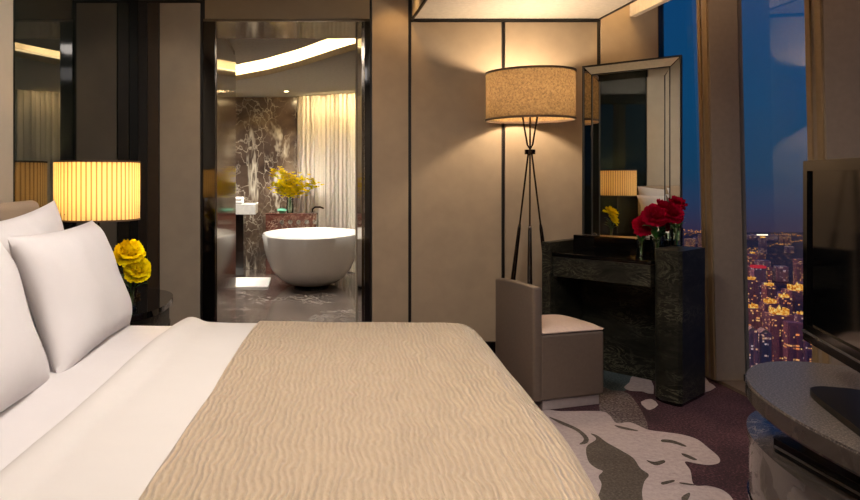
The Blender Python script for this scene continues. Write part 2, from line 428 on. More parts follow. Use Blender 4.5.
# wall behind the bed head, rotated with the bed
hw = bpy.data.objects.new('wall_left', None); COL.objects.link(hw); hw.location = (CX, YB, 0); hw['kind'] = 'structure'
yb = 2.91 - YB
obj('wall_core', B(-.2, -.02, -6.5, .4, 0, CEIL+.2), 'reveal_dark', hw, smooth=0)
obj('mirror_panel', B(-.02, 0, yb+.012, -.002, 0, 2.8, bev=.001), 'smoked_mirror', hw, label='dark smoked mirror panel')
obj('panel', B(-.02, .0, -6.4, yb-.004, 0, 2.8, bev=.002), 'panel_light', hw, label='pale wall panel behind the bed')
struct('wall_front', B(-2.2, 3.2, -1.3, -1.2, 0, 3), 'panel_light', smooth=0)
# ceiling and lowered parts
struct('ceiling', B(-2.2, 3.2, -1.3, 5.6, CEIL, CEIL+.1), 'ceiling_white', smooth=0)
sf = struct('trim_1', B(.822, 2.2, 1.6, YB-.004, 2.462, CEIL, bev=.003), 'soffit_paint')
b = bmesh.new(); box(b, .816, .83, 1.6, YB-.004, 2.45, 2.466); box(b, .83, 2.2, YB-.018, YB-.002, 2.444, 2.464); box(b, 2.19, 2.2, 1.6, YB-.018, 2.452, 2.464)
struct('trim_2', b, 'reveal_dark', smooth=0)
struct('trim_3', B(2.423, 2.47, -1.2, YB-.002, 2.476, CEIL, bev=.004), 'soffit_paint')

# window wall, leaning inward at the top
LN = .0225
b = bmesh.new(); box(b, 2.64, 3.0, -1.2, 5.9, -.1, .02)
struct('trim_4', b, 'sill_stone')
for i, y in enumerate((4.40, 3.44, 2.5, 1.55, .6, -.35)):
    w_ = bpy.data.objects.new('wall_fin', None)
    b = bmesh.new(); box(b, 2.62, 2.83, y, y+.12, .02, CEIL, bev=.003, lean=LN)
    f = struct('trim_%d' % (5+i), b, 'fin_paint')
    obj('edge_strip', B(2.612, 2.622, y+.085, y+.118, .02, CEIL, lean=LN), 'frame_gold', f, label='brass-toned edge strip')
    obj('edge_strip', B(2.612, 2.622, y+.012, y+.05, .02, CEIL, lean=LN), 'frame_gold', f, label='brass-toned edge strip')
ys = [-1.2, -.35, .6, 1.55, 2.5, 3.44, 4.40, 5.9]
for i in range(7):
    y0 = ys[i] + (.12 if i else 0); y1 = ys[i+1]
    b = B(2.80, 2.812, y0, y1, .05, CEIL, lean=LN)
    win = struct('window_%d' % (i+1), b, 'window_glass', smooth=0)
    b = bmesh.new(); box(b, 2.79, 2.83, y0, y1, .02, .06, lean=LN)
    obj('window_frame', b, 'reveal_dark', win)
struct('wall_right', B(2.652, 2.69, YB-.01, YB+.3, 0, CEIL, lean=.008), 'gloss_black', smooth=0)
b = B(2.69, 3.0, 5.9, 6.0, 0, CEIL); struct('trim_11', b, 'reveal_dark', smooth=0)

# ------------------------------------------------------------------ bathroom
struct('floor_bathroom', B(-2.4, 3.0, 5.45, 10.2, -.05, .0), 'marble_floor', smooth=0)
struct('wall_bathroom_back', B(-2.4, 3.0, 9.9, 10.0, 0, 2.9), 'marble_brown', smooth=0)
struct('wall_bathroom_left', B(-2.4, -2.3, 5.77, 9.9, 0, 2.9), 'marble_brown', smooth=0)
struct('wall_bathroom_right', B(2.4, 2.5, 5.77, 9.9, 0, 2.9), 'panel_light', smooth=0)
struct('wall_bathroom_partition', B(-.72, -.621, 5.77, 6.68, 0, 2.5), 'panel_light', smooth=0)
struct('ceiling_bathroom', B(-2.4, 3.0, 5.77, 10, 2.85, 2.9), 'ceiling_white', smooth=0)
# curved cove: near slab and far slab with a luminous slot between
CV = [(-2.3, 8.9), (-.76, 8.2), (-.365, 7.75), (-.01, 7.19), (.29, 6.59), (.496, 6.2), (1.0, 5.95), (2.4, 5.9)]
xs = [-2.3 + 4.7*i/60 for i in range(61)]
def cyc(x):
    for (xa, ya), (xb, yb_) in zip(CV, CV[1:]):
        if x <= xb: return ya + (yb_-ya)*(x-xa)/(xb-xa)
    return CV[-1][1]
near = [(-2.3, 5.77), (2.4, 5.77)] + [(x, max(5.8, cyc(x)-.62)) for x in reversed(xs)]
far = [(x, cyc(x)) for x in xs] + [(2.4, 9.9), (-2.3, 9.9)]
struct('trim_12', prism(bmesh.new(), near, 2.50, 2.56), 'ceiling_white', smooth=25)
struct('trim_13', prism(bmesh.new(), far, 2.43, 2.49), 'ceiling_white', smooth=25)
struct('trim_14', prism(bmesh.new(), [(x, cyc(x)+.26) for x in xs] + [(x, cyc(x)+.30) for x in reversed(xs)], 2.49, 2.85), 'ceiling_white', smooth=25)
# LED strip lying behind the lip of the cove
b = bmesh.new(); tube(b, [(x, cyc(x)+.10, 2.505) for x in xs if -1.9 < x < 1.6], .012, 6)
tag(obj('led_strip', b, 'led_warm'), 'warm glowing light strip along the curved bathroom ceiling cove', 'light')
for x in (-1.6, -1.2, -.8, -.4, 0, .4, .8, 1.2):
    sl_ = math.atan2(cyc(x+.2)-cyc(x-.2), .4); light('cove_light', 'AREA', (x, cyc(x)-.02, 2.55), 12, (255, 216, 155), .40/math.cos(sl_), (R(120), 0, sl_), .05)

light('bath_downlight', 'SPOT', (-.18, 9.1, 2.41), 90, (255, 244, 225), .03, (R(8), 0, 0), spot=70, blend=.6)
# curtain
b = bmesh.new(); n = 260; cols = []
for i in range(n+1):
    t_ = i/n; x = -.045 + 1.5*t_; y = 9.78 - .95*t_*(.6+.4*t_)
    a = t_*2*PI*24 + 1.5*math.sin(t_*17); y += .02*(1+.7*math.sin(t_*23))*math.sin(a) + .02*math.sin(a*.37) + .008*math.sin(a*2.3)
    cols.append([b.verts.new((x + .008*math.cos(a), y + (.01*math.sin(a*.5+z) if z < 1 else 0), z)) for z in (.02, .6, 1.2, 1.8, 2.425)])
for p, q in zip(cols, cols[1:]):
    for k in range(4): b.faces.new((p[k], q[k], q[k+1], p[k+1]))
tag(obj('curtain', b, 'sheer_curtain', smooth=80), 'cream sheer pleated curtain hanging behind the white bathtub', 'curtain')

# bathtub
tb = thing('bathtub', 'white freestanding oval bathtub standing on the bathroom marble floor', 'bathtub', (.145, 8.45, 0), R(-12))
prof_o = [(.42,.03),(.52,.045),(.68,.11),(.81,.21),(.90,.33),(.96,.46),(1.0,.62)]
prof_i = [(.985,.632),(.96,.625),(.92,.54),(.84,.40),(.68,.25),(.5,.16),(.3,.13),(.02,.125)]
b = lathe(bmesh.new(), prof_o+prof_i, 72, sx=.58, sy=.86, cap0=True, cap1=True)
obj('basin', b, 'tub_white', tb, smooth=50)
obj('foot_ring', lathe(bmesh.new(), [(.34,0),(.36,.03),(.3,.035)], 64, sx=.58, sy=.86, cap0=True), 'gloss_black', tb)
# stone ledge, taps
lg = thing('stone_ledge', 'low reddish-brown stone ledge behind the bathtub, against the curtain', 'ledge', (-.12, 9.45, 0))
obj('ledge_block', B(-.34, .34, -.1, .1, 0, .80, bev=.006), 'marble_red', lg)
obj('ledge_top', B(-.35, .36, -.11, .11, .80, .815, bev=.004), 'marble_red', lg)
for i in range(5):
    tp = thing('bath_tap', ['chrome bath tap on the stone ledge, leftmost of five', 'chrome bath tap on the stone ledge, second of five from the left', 'middle chrome bath tap of five on the stone ledge', 'chrome bath tap on the stone ledge, fourth of five from the left', 'chrome bath tap on the stone ledge, rightmost of five'][i], 'tap', (-.24+i*.11, 9.339, .70), 0, 'bath taps on the ledge')
    obj('tap_plate', lathe(bmesh.new(), [(.028,-.01),(.03,0),(.028,.01)], 20, cap0=True, cap1=True), 'chrome', tp).rotation_euler = (R(90),0,0)
    obj('handle', tube(bmesh.new(), [(0,0,0),(0,-.05,0),(.018,-.06,.03)], [.012,.01,.008], 10), 'chrome', tp)
    for o_ in [x for x in COL.objects if x.parent == tp]: o_.location.y = -.011
sp_ = thing('bath_spout', 'dark chrome spout rising from the right end of the stone ledge', 'tap', (.17, 9.45, .815))
obj('spout_pipe', tube(bmesh.new(), [(0,0,0),(0,0,.05),(.03,-.05,.08),(.10,-.12,.085),(.14,-.16,.07)], .012, 12), 'bronze', sp_)
obj('spout_base', lathe(bmesh.new(), [(.025,0),(.025,.015),(.012,.02)], 20, cap0=True, cap1=True), 'chrome', sp_)
dsh = tag(obj('soap_dish', lathe(bmesh.new(), [(.03,0),(.05,.02),(.07,.035),(.05,.06),(.01,.07)], 24, cap0=True, cap1=True), 'mint_glass', loc=(-.245, 9.43, .815)), 'small mint green dish on the stone ledge beside the vase', 'dish')
# vanity counter
vt = thing('vanity', 'white marble vanity counter on a dark brown support, left in the bathroom', 'vanity', (-1.1, 9.3, 0))
obj('countertop', B(-.75, .53, -.35, .2, .82, .95, bev=.006), 'marble_white', vt)
obj('support', B(-.6, .37, -.25, .15, 0, .82, bev=.004), 'dark_wood', vt)
def towel(z, lab, grp):
    t_ = tag(obj('folded_towel', B(-.10, .10, -.13, .13, 0, .042, bev=.018, seg=4), 'towel_white', loc=(-.84, 9.15, z)), lab, 'towel', grp); return t_
towel(.951, 'folded white towel, lower of the two on the vanity counter', 'folded towels'); towel(.994, 'folded white towel, upper of the two on the vanity counter', 'folded towels')
b = B(-1.25, -.37, 8.2, 8.95, 0.001, .018, bev=.006)
tag(obj('bath_mat', b, 'towel_white'), 'white bath mat on the marble floor left of the bathtub', 'mat')
dl = thing('downlight', 'small round downlight in the bathroom ceiling above the marble wall', 'light', (-.18, 9.2, 2.43))
obj('ring', lathe(bmesh.new(), [(.03,-.004),(.045,-.006),(.045,0)], 24, cap1=True), 'chrome', dl)
obj('lens', lathe(bmesh.new(), [(.028,-.006),(.005,-.006)], 20, cap0=True, cap1=True), 'bulb_glow', dl)

# ------------------------------------------------------------------ flowers
def petal(bm, base, yaw, tilt, L, W, curl, ruff, r):
    """one cupped petal: grows from base, tilt from vertical"""
    nu, nv = 6, 7; g = []
    for i in range(nu+1):
        u = i/nu; row = []
        an = tilt*(.35+.65*u) + curl*u*u
        wd = W*math.sin(PI*min(1, .12+.70*u))**.8
        for j in range(nv+1):
            v = j/nv*2-1
            rr = ruff*u*u*math.sin(v*7+r*9)*L
            out = L*(u*math.sin(an)) - .25*W*v*v*(1-.5*u)
            up = L*u*math.cos(an) + rr - .12*L*abs(v)**3*u
            x, y = out, wd*v
            row.append(bm.verts.new((base[0]+x*math.cos(yaw)-y*math.sin(yaw), base[1]+x*math.sin(yaw)+y*math.cos(yaw), base[2]+up)))
        g.append(row)
    for i in range(nu):
        for j in range(nv): bm.faces.new((g[i][j], g[i][j+1], g[i+1][j+1], g[i+1][j]))
def bloom(rad, seed):
    q = random.Random(seed); bm = bmesh.new()
    for k, (n, tilt, L, W) in enumerate([(6, .12, .75, .32), (7, .45, .85, .38), (8, .85, .98, .44), (9, 1.25, 1.05, .48), (8, 1.7, 1.0, .46)]):
        for i in range(n):
            petal(bm, (0, 0, -.35*rad), 2*PI*i/n + k*.5 + q.uniform(-.2, .2), tilt+q.uniform(-.1, .1), L*rad*q.uniform(.9, 1.08), W*rad, -.35, .07, q.random())
    return bm
def leaf(bm, p, yaw, L, W, rise=.5):
    g = []
    for i in range(7):
        u = i/6; wd = W*math.sin(PI*(.04+.94*u)); x = L*u*math.cos(rise); z = L*u*math.sin(rise) - .35*L*u*u
        g.append([bm.verts.new((p[0]+x*math.cos(yaw)-v*wd*math.sin(yaw), p[1]+x*math.sin(yaw)+v*wd*math.cos(yaw), p[2]+z+abs(v)*wd*.3)) for v in (-1, 0, 1)])
    for a, c in zip(g, g[1:]):
        for j in (0, 1): bm.faces.new((a[j], a[j+1], c[j+1], c[j]))
def peony(loc, top, rad, tilt, seed, petalmat, label, group, leaves=3):
    """loc: foot of the stem in the vase; top: offset of the bloom centre"""
    t_ = thing('peony', label, 'flower', loc, 0, group)
    o = obj('bloom', bloom(rad, seed), petalmat, t_, smooth=80); o.location = top; o.rotation_euler = tilt
    T = Vector(top)
    obj('stem', tube(bmesh.new(), [(0,0,0), T*.4+Vector((0,0,.01)), T-Vector((0,0,rad*.3))], .0035, 8), 'stem_green', t_)
    bm = bmesh.new(); q = random.Random(seed+5)
    for i in range(leaves): leaf(bm, T*(.35+.4*i/leaves), q.uniform(0, 6.3), rad*1.3, rad*.26, q.uniform(.5, 1.2))
    obj('leaves', bm, 'leaf_green', t_, smooth=80)
    return t_
def vase(name, label, loc, prof, cat='vase', group=None, wt=.0025):
    inner = [(max(r-wt, .001), z+ (wt if i == 0 else 0)) for i, (r, z) in enumerate(prof)][::-1]
    b = lathe(bmesh.new(), prof + inner, 32, cap0=True, cap1=True)
    return tag(obj(name, b, 'vase_glass', loc=loc, smooth=60), label, cat, group)

# bathroom bouquet
vx, vy, vz = -.135, 9.45, .815
vase('glass_vase', 'glass vase of yellow orchids on the stone ledge in the bathroom', (vx, vy, vz), [(.035,0),(.045,.01),(.05,.08),(.042,.17),(.05,.20)])
q = random.Random(3)
for i in range(13):
    a = 2*PI*i/13 + q.uniform(-.2, .2); sp_r = q.uniform(.16, .42) if i < 11 else .05; hh = q.uniform(.42, .66) - sp_r*.4
    side = 'left' if math.cos(a) < -.3 else ('right' if math.cos(a) > .3 else 'middle')
    t_ = thing('orchid_spray', 'arching spray of small yellow orchids in the bathroom bouquet', 'flower', (vx, vy, vz+.02), 0, 'yellow orchid sprays in the bathroom vase')
    P = [Vector((0,0,0)), Vector((.01*math.cos(a), .01*math.sin(a), .2)), Vector((sp_r*.5*math.cos(a), sp_r*.2*math.sin(a)-.01, hh*.8)), Vector((sp_r*math.cos(a), sp_r*.3*math.sin(a)-.02, hh))]
    obj('stem', tube(bmesh.new(), P, [.004,.004,.003,.002], 6), 'leaf_green', t_)
    bm = bmesh.new()
    for k in range(48):
        u = .25 + .8*k/48; c = P[1].lerp(P[2], min(1, u*1.6)) if u < .62 else P[2].lerp(P[3], (u-.62)/.38)
        c = c + Vector((q.gauss(0,.03), q.gauss(0,.03), q.gauss(.01,.03)))
        for m_ in range(5): petal(bm, c, 2*PI*m_/5+q.random(), 1.1, .036, .018, 0, .05, q.random())
    obj('blossoms', bm, 'petal_yellow', t_, smooth=80)

# ------------------------------------------------------------------ bed
O = Vector((onwall(2.22), 2.22))
def bedw(a, b_): p = O + U*a + V*b_; return (p.x, p.y)
bed = thing('bed', 'large bed with an upholstered beige headboard under white and taupe bedding', 'bed', (O.x, O.y, 0), -TH)
BW = .985; FOOT = 2.115; BT = .684
obj('bed_base', B(.42, FOOT-.10, -BW+.08, BW-.08, .03, .3, bev=.02), 'headboard_cloth', bed)
obj('mattress', B(.40, FOOT-.05, -BW+.05, BW-.05, .3, BT-.035, bev=.05, seg=4), 'linen_white', bed)
hb_ = obj('headboard', B(CX+.005-O.x, CX+.075-O.x, -1.14, .80, 0, 1.20, bev=.03, seg=5), 'headboard_cloth', bed); hb_.rotation_euler.z = TH

def drape(name, a0, a1, foot, zt, r, drop, mat, label, cat, parent=None, thick=.012, wr=.004, seed=0, foot_in=0, cstep=.02, hem=0, rolls=None, outer=0):
    """cloth over the bed from a0 towards the foot; falls over both long sides (and over the foot)"""
    ba = FOOT + outer - r; bb = BW + outer - r
    A = []; a = a0
    while a < (ba if foot else a1): A.append((a, 0)); a += cstep*1.5
    if foot:
        d_ = 0
        while d_ < drop: A.append((ba, d_)); d_ += cstep
    else: A.append((a1, 0))
    Bs = [(-bb, -d) for d in [drop - cstep*i for i in range(int(drop/cstep))]]
    k = int(2*bb/.03); Bs += [(-bb + 2*bb*i/k, 0) for i in range(k+1)] + [(bb, cstep*(i+1)) for i in range(int(drop/cstep))]
    bm = bmesh.new(); g = []
    for (aa, da) in A:
        row = []
        for (b_, db) in Bs:
            d = math.hypot(da, db)
            if d > 0:
                if d < PI*r/2: hx, dz = r*math.sin(d/r), r*(1-math.cos(d/r))
                else: hx, dz = r + .03*(d-PI*r/2), r + (d-PI*r/2)
                x, y = aa + hx*da/d, b_ + hx*db/d
            else: x, y, dz = aa, b_, 0
            w_ = noise.noise(Vector((x*1.6+seed, y*1.3, 0)))*wr*2 + noise.noise(Vector((x*5+seed, y*4, 3)))*wr
            z = zt - dz + (w_ if dz < .1 else 0)
            crown = -.012*(abs(b_)/bb)**4 if d == 0 else -.012
            z += crown
            if rolls: z += rolls(x, y)
            z = max(z, .05)
            if dz > r: y += .012*math.sin(x*14+seed)*min(1, (dz-r)*4)*(1 if b_ > 0 else -1)*(1 if db else 0)
            if b_ < -.2: x -= .06*((-.2-b_)/.6)**2*max(0, (x-1)/1.1)
            row.append(bm.verts.new((x, y, z)))
        g.append(row)
    for p, q_ in zip(g, g[1:]):
        for j in range(len(Bs)-1): bm.faces.new((p[j], p[j+1], q_[j+1], q_[j]))
    bmesh.ops.recalc_face_normals(bm, faces=bm.faces[:])
    o = tag(obj(name, bm, mat, smooth=80, loc=(O.x, O.y, 0), rotz=-TH), label, cat)
    m = o.modifiers.new('solid', 'SOLIDIFY'); m.thickness = thick; m.offset = 1
    s_ = o.modifiers.new('sub', 'SUBSURF'); s_.levels = s_.render_levels = 1
    return o
drape('fitted_sheet', .40, 1.0, False, BT-.03, .07, .40, 'linen_white', 'smooth white sheet on the bed between pillows and folded duvet', 'sheet', thick=.006, wr=.003, seed=1, outer=-.02)
def roll(x, y): 
    e_ = (x-.865)/.035
    return .030*math.exp(-e_*e_) + (.004 if x > .865 else 0)
drape('duvet', .825, 0, True, BT-.018, .09, .42, 'linen_warm', 'white duvet folded back across the middle of the bed', 'duvet', thick=.012, wr=.006, seed=5, rolls=roll, outer=-.008)
drape('coverlet', 1.165, 0, True, BT+.003, .11, .52, 'coverlet', 'taupe crinkled silk coverlet over the foot of the bed', 'blanket', thick=.007, wr=.005, seed=5, outer=.004)

# pillows
def pillow_bm(W, Hh, T, seed, fl_=.0):
    bm = bmesh.new(); n = 30; top = []; bot = []
    for i in range(n+1):
        rt = []; rb = []
        for j in range(n+1):
            u = -math.cos(PI*i/n)*.5*1.0 + (i/n*2-1)*.5; v = -math.cos(PI*j/n)*.5 + (j/n*2-1)*.5
            x = u*W/2*(1-.085*(1-v*v)); y = v*Hh/2*(1-.075*(1-u*u))
            t_ = T/2*(max(0, (1-u**4)*(1-v**4)))**.62
            w_ = (noise.noise(Vector((x*5+seed, y*5, 0)))*.014 + noise.noise(Vector((x*14+seed, y*11, 2)))*.004)*min(1, t_*20)
            rt.append(bm.verts.new((x, y, t_+w_)))
            rb.append(rt[-1] if i in (0, n) or j in (0, n) else bm.verts.new((x, y, -t_*.8)))
        top.append(rt); bot.append(rb)
    for i in range(n):
        for j in range(n):
            bm.faces.new((top[i][j], top[i+1][j], top[i+1][j+1], top[i][j+1]))
            bm.faces.new((bot[i][j+1], bot[i+1][j+1], bot[i+1][j], bot[i][j]))
    return bm
def pillow(a, b_, z, W, Hh, T, lean, roll_, label, seed, yaw=0):
    """stands on its long edge; face towards the foot, leaning back by lean"""
    o = tag(obj('pillow', pillow_bm(W, Hh, T, seed), 'linen_white', smooth=80), label, 'pillow', 'white pillows against the headboard')
    m = Matrix.Rotation(-TH, 4, 'Z') @ Matrix.Rotation(yaw, 4, 'Z') @ Matrix.Rotation(-lean, 4, 'Y') @ Matrix.Rotation(roll_, 4, 'X') @ Matrix(((0,0,1,0),(1,0,0,0),(0,1,0,0),(0,0,0,1)))
    x, y = bedw(a, b_); o.matrix_world = Matrix.Translation((x, y, z)) @ m
    return o
pillow(.51, .525, .872, .86, .50, .20, R(20), 0, 'white pillow standing in front, nearest the bedside lamp', 1, TH*.6)
pillow(.345, .47, .905, .84, .54, .15, R(9), R(4), 'white pillow behind the front pillow, against the headboard by the lamp', 2, TH)
pillow(.53, -.37, .872, .90, .50, .20, R(20), 0, 'white pillow at the left picture edge, front one on the near half of the bed', 3, TH*.6)
pillow(.415, -.44, .92, .90, .52, .15, R(9), 0, 'white rear pillow on the near half of the bed, against the headboard', 4, TH)

# ------------------------------------------------------------------ nightstand with lamp, flower
NZ = .645
n0 = (CX+.002, 3.23)
ns = thing('nightstand', 'dark glossy rounded nightstand beyond the bed, below the pleated lamp', 'nightstand', (n0[0], n0[1], 0), 0)
def nsout(dx, r):
    pts = [(.015, 0)]; W_, L_ = .50, .92
    for i in range(25):
        a = -PI/2 + PI*i/24; ca, sa = math.cos(a), math.sin(a)
        pts.append((.015 + (W_-.015+dx)*abs(ca)**.55, L_/2 + (L_/2+dx*.5)*(abs(sa)**.8)*(1 if sa > 0 else -1)))
    pts.append((.015, L_))
    return pts[1:-1]
obj('cabinet_body', prism(bmesh.new(), nsout(-.02, 0), .06, NZ-.03), 'marble_green', ns)
obj('top', prism(bmesh.new(), nsout(0, 0), NZ-.03, NZ, bev=.004), 'gloss_black', ns)
obj('plinth', prism(bmesh.new(), nsout(-.06, 0), 0, .06), 'gloss_black', ns)
obj('drawer_line', prism(bmesh.new(), nsout(-.014, 0), NZ-.15, NZ-.14), 'gloss_black', ns)
def lampshade(name, r, z0, z1, mat, trimw, parent, pleats=0, amp=0, taper=1.0):
    fn = (lambda a, z: 1+amp*math.sin(a*pleats)) if pleats else None
    n = pleats*8 if pleats else 72
    zs = [z0+(z1-z0)*i/6 for i in range(7)]
    s_ = obj(name, lathe(bmesh.new(), [(r*(1+(taper-1)*(z-z0)/(z1-z0)), z) for z in zs], n, fn=fn), mat, parent, smooth=80)
    for z, k in ((z0, 1), (z1, taper)):
        obj('rim', lathe(bmesh.new(), [(r*k+.003, z-trimw/2), (r*k+.003, z+trimw/2), (r*k-.004, z+trimw/2), (r*k-.004, z-trimw/2), (r*k+.003, z-trimw/2)], 72), 'shade_trim', s_)
    return s_
LX, LY = -.965, 3.335
sl = F/LY
bl = thing('table_lamp', 'bedside table lamp with a cream pleated drum shade on the dark nightstand', 'lamp', (LX, LY, NZ))
z0_, z1_ = H-(219-YV)/sl-NZ, H-(162-YV)/sl-NZ
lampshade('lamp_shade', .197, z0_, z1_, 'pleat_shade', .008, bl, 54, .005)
obj('base', lathe(bmesh.new(), [(.07,.0),(.075,.008),(.05,.02),(.016,.03),(.014,.2),(.012,z0_+.04)], 32, cap0=True, cap1=True), 'gloss_black', bl)
obj('bulb', lathe(bmesh.new(), [(.012,z0_+.04),(.03,z0_+.09),(.03,z0_+.12),(.01,z0_+.15)], 20, cap0=True, cap1=True), 'bulb_glow', bl)
b = bmesh.new()
for a in (0, 2*PI/3, 4*PI/3): tube(b, [(0,0,z0_+.05), (.198*math.cos(a), .198*math.sin(a), z0_+.03)], .0025, 6)
obj('spider', b, 'chrome', bl)
light('bedside_bulb', 'POINT', (LX, LY, NZ+z0_+.17), 9, (255, 200, 125), .04)
FX, FY = -.83, 3.45
vase('flower_vase', 'clear glass vase on the nightstand holding a yellow bloom', (FX, FY, NZ), [(.022,0),(.026,.006),(.018,.03),(.026,.08),(.034,.12)])
peony((FX, FY, NZ+.01), (-.01, -.01, .272), .090, (R(25), R(8), 0), 11, 'petal_yellow', 'yellow ruffled peony in the nightstand vase', None, 5)
peony((FX, FY, NZ+.01), (.035, -.02, .195), .074, (R(50), R(20), 0), 12, 'petal_yellow', 'lower yellow bloom leaning right in the nightstand vase', None, 3)
tx, ty = -.97, 3.80
tag(obj('tray', lathe(bmesh.new(), [(.085,0),(.10,.004),(.105,.014),(.098,.012),(.094,.007),(.005,.006)], 40, cap0=True, cap1=True), 'gold_metal', loc=(tx, ty, NZ)), 'round brass tray on the far end of the nightstand', 'tray')
tag(obj('pot', lathe(bmesh.new(), [(.03,0),(.042,.02),(.04,.04),(.022,.055),(.006,.062)], 28, cap0=True, cap1=True), 'chrome', loc=(tx, ty, NZ+.008)), 'small silver pot sitting on the brass tray', 'pot')

# ------------------------------------------------------------------ floor lamp
gx, gy = 1.587, 4.83
sl = F/gy
flp = thing('floor_lamp', 'tall floor lamp with brown linen drum shade on crossed dark rods', 'lamp', (gx, gy, 0))
z0_, z1_ = H+(YV-119.5)/sl, H+(YV-73)/sl
lampshade('lamp_shade', .296, z0_, z1_, 'linen_shade', .014, flp)
rz = H+25/sl
for k in range(3):
    a = R(71+120*k); c, s_ = math.cos(a), math.sin(a)
    lo = Vector((-.21*c, -.21*s_, 0)); mid = Vector((.012*c*-1, .012*s_*-1, rz)); up = Vector((.075*c, .075*s_, z0_+.12))
    m1 = lo.lerp(mid, .66)
    g_ = obj('leg', tube(bmesh.new(), [m1, mid, Vector((.02*c, .02*s_, rz+.05)), up], [.006,.006,.006,.006], 10), 'bronze', flp)
    obj('leg_sleeve', tube(bmesh.new(), [lo, lo.lerp(m1, .5), m1.lerp(lo, .03), m1], [.012,.019,.012,.008], 12), 'dark_wood', g_, label='thicker dark lower half of the rod')
obj('collar', lathe(bmesh.new(), [(.012,rz-.016),(.036,rz-.016),(.036,rz+.016),(.012,rz+.016)], 32, cap0=True, cap1=True), 'bronze', flp)
obj('bulb', lathe(bmesh.new(), [(.012,z0_+.05),(.035,z0_+.1),(.035,z0_+.13),(.01,z0_+.17)], 20, cap0=True, cap1=True), 'bulb_glow', flp)
b = bmesh.new()
for a in (.3, .3+2*PI/3, .3+4*PI/3): tube(b, [(0,0,z0_+.08), (.29*math.cos(a), .29*math.sin(a), z0_+.06)], .003, 6)
obj('spider', b, 'bronze', flp)
light('floor_lamp_bulb', 'POINT', (gx, gy, z0_+.2), 32, (255, 222, 184), .05)

# ------------------------------------------------------------------ desk (own frame: +x along the front to the right, +y into depth)
DA = -math.atan2(.76, .65)      # direction of the front edge
D0 = Vector((1.64, 4.56))
def dw(x, y, z=0): p = D0 + Vector((math.cos(DA), math.sin(DA)))*x + Vector((-math.sin(DA), math.cos(DA)))*y; return (p.x, p.y, z)
dk = thing('vanity_desk', 'dark green marble dressing table with a raised curved end by the window', 'desk', dw(0, 0), DA)
L = .625
obj('desk_top', B(0, L, .0, .46, .785, .81, bev=.004), 'gloss_black', dk, label='polished black desk top')
obj('drawer', B(.004, L-.004, .006, .36, .655, .783, bev=.003), 'marble_green', dk)
obj('side_panel', B(-.06, 0, -.02, .46, 0, .876, bev=.004), 'marble_green', dk)
obj('back_panel', B(0, L, .40, .43, 0, .785), 'marble_green', dk)
# curved end pedestal
pts = []
w0, dpt = .155, .33
for i in range(19):
    a = PI + PI*i/18*.5
    pts.append((w0*1.0 + w0*math.cos(a), .07 + .09*math.sin(a)))
pts += [(w0+.004, -.02), (w0+.02, 0), (w0+.02, dpt), (0, dpt)]
def ped(z0, z1, sx, ins):
    return prism(bmesh.new(), [(L+ .0 + x*sx, y+ins) for x, y in pts], z0, z1)
obj('end_pedestal', ped(.02, .88, 1, 0), 'marble_green', dk, smooth=25)
obj('pedestal_foot', ped(0, .02, .97, .006), 'gloss_black', dk, smooth=25)
# black stand with mirror
st_ = tag(obj('mirror_stand', B(0, .615, -.01, .13, 0, .10, bev=.004), 'gloss_black', loc=dw(.0, .285, .8105), rotz=DA), 'low glossy black box on the desk under the mirror', 'stand')
MA = -R(46)
mr_ = thing('mirror', 'tall rectangular mirror with a wide angled mirror border standing on the desk', 'mirror', (1.915, 4.74, .912), MA)
MW, MH, BV = .612, 1.135, .062
B2 = BV+.05
obj('backing', B(0, MW, .012, .03, 0, MH, bev=.003), 'reveal_dark', mr_)
obj('mirror_glass', B(B2, MW-B2+.02, .002, .011, 0, MH-B2), 'mirror_glass', mr_, smooth=0)
def strip(q, nm='frame_strip'):
    b = bmesh.new(); vs = [b.verts.new(p) for p in q]; vb = [b.verts.new((p[0], p[1]+.008, p[2])) for p in q]
    b.faces.new(vs); b.faces.new(vb[::-1])
    for i in range(4): b.faces.new((vs[i], vb[i], vb[(i+1) % 4], vs[(i+1) % 4]))
    obj(nm, b, 'mirror_glass', mr_, smooth=0, label='slanted mirrored frame strip')
e_ = .003
y_i, y_o = -.004, .004
strip([(e_, y_o, 0), (BV-e_, y_i, 0), (BV-e_, y_i, MH-BV-e_), (e_, y_o, MH-e_*2)])
strip([(BV+e_, .0015, 0), (B2-e_, 0, 0), (B2-e_, 0, MH-B2-e_), (BV+e_, .0015, MH-BV-e_)])
strip([(MW-B2+.02+e_, 0, 0), (MW-BV-e_, .0015, 0), (MW-BV-e_, .0015, MH-BV-e_), (MW-B2+.02+e_, 0, MH-B2-e_)])
strip([(B2, 0, MH-B2), (MW-B2+.02, 0, MH-B2), (MW-BV-e_, .0015, MH-BV-e_), (BV+e_, .0015, MH-BV-e_)])
strip([(MW-BV+e_, y_i, 0), (MW-e_, y_o, 0), (MW-e_, y_o, MH-e_*2), (MW-BV+e_, y_i, MH-BV-e_)])
strip([(BV, y_i, MH-BV), (MW-BV, y_i, MH-BV), (MW-e_*2, y_o, MH-e_), (e_*2, y_o, MH-e_)])
b = bmesh.new()
for x0, x1, z0, z1 in ((-.002, .004, 0, MH), (MW-.004, MW+.002, 0, MH), (-.002, MW+.002, MH-.003, MH+.003), (BV-.003, BV+.003, 0, MH-BV), (MW-BV-.003, MW-BV+.003, 0, MH-BV), (BV, MW-BV, MH-BV-.003, MH-BV+.003), (B2-.002, B2+.002, 0, MH-B2), (MW-B2+.018, MW-B2+.022, 0, MH-B2)):
    box(b, x0, x1, -.006, .014, z0, z1)
obj('dark_edging', b, 'reveal_dark', mr_)

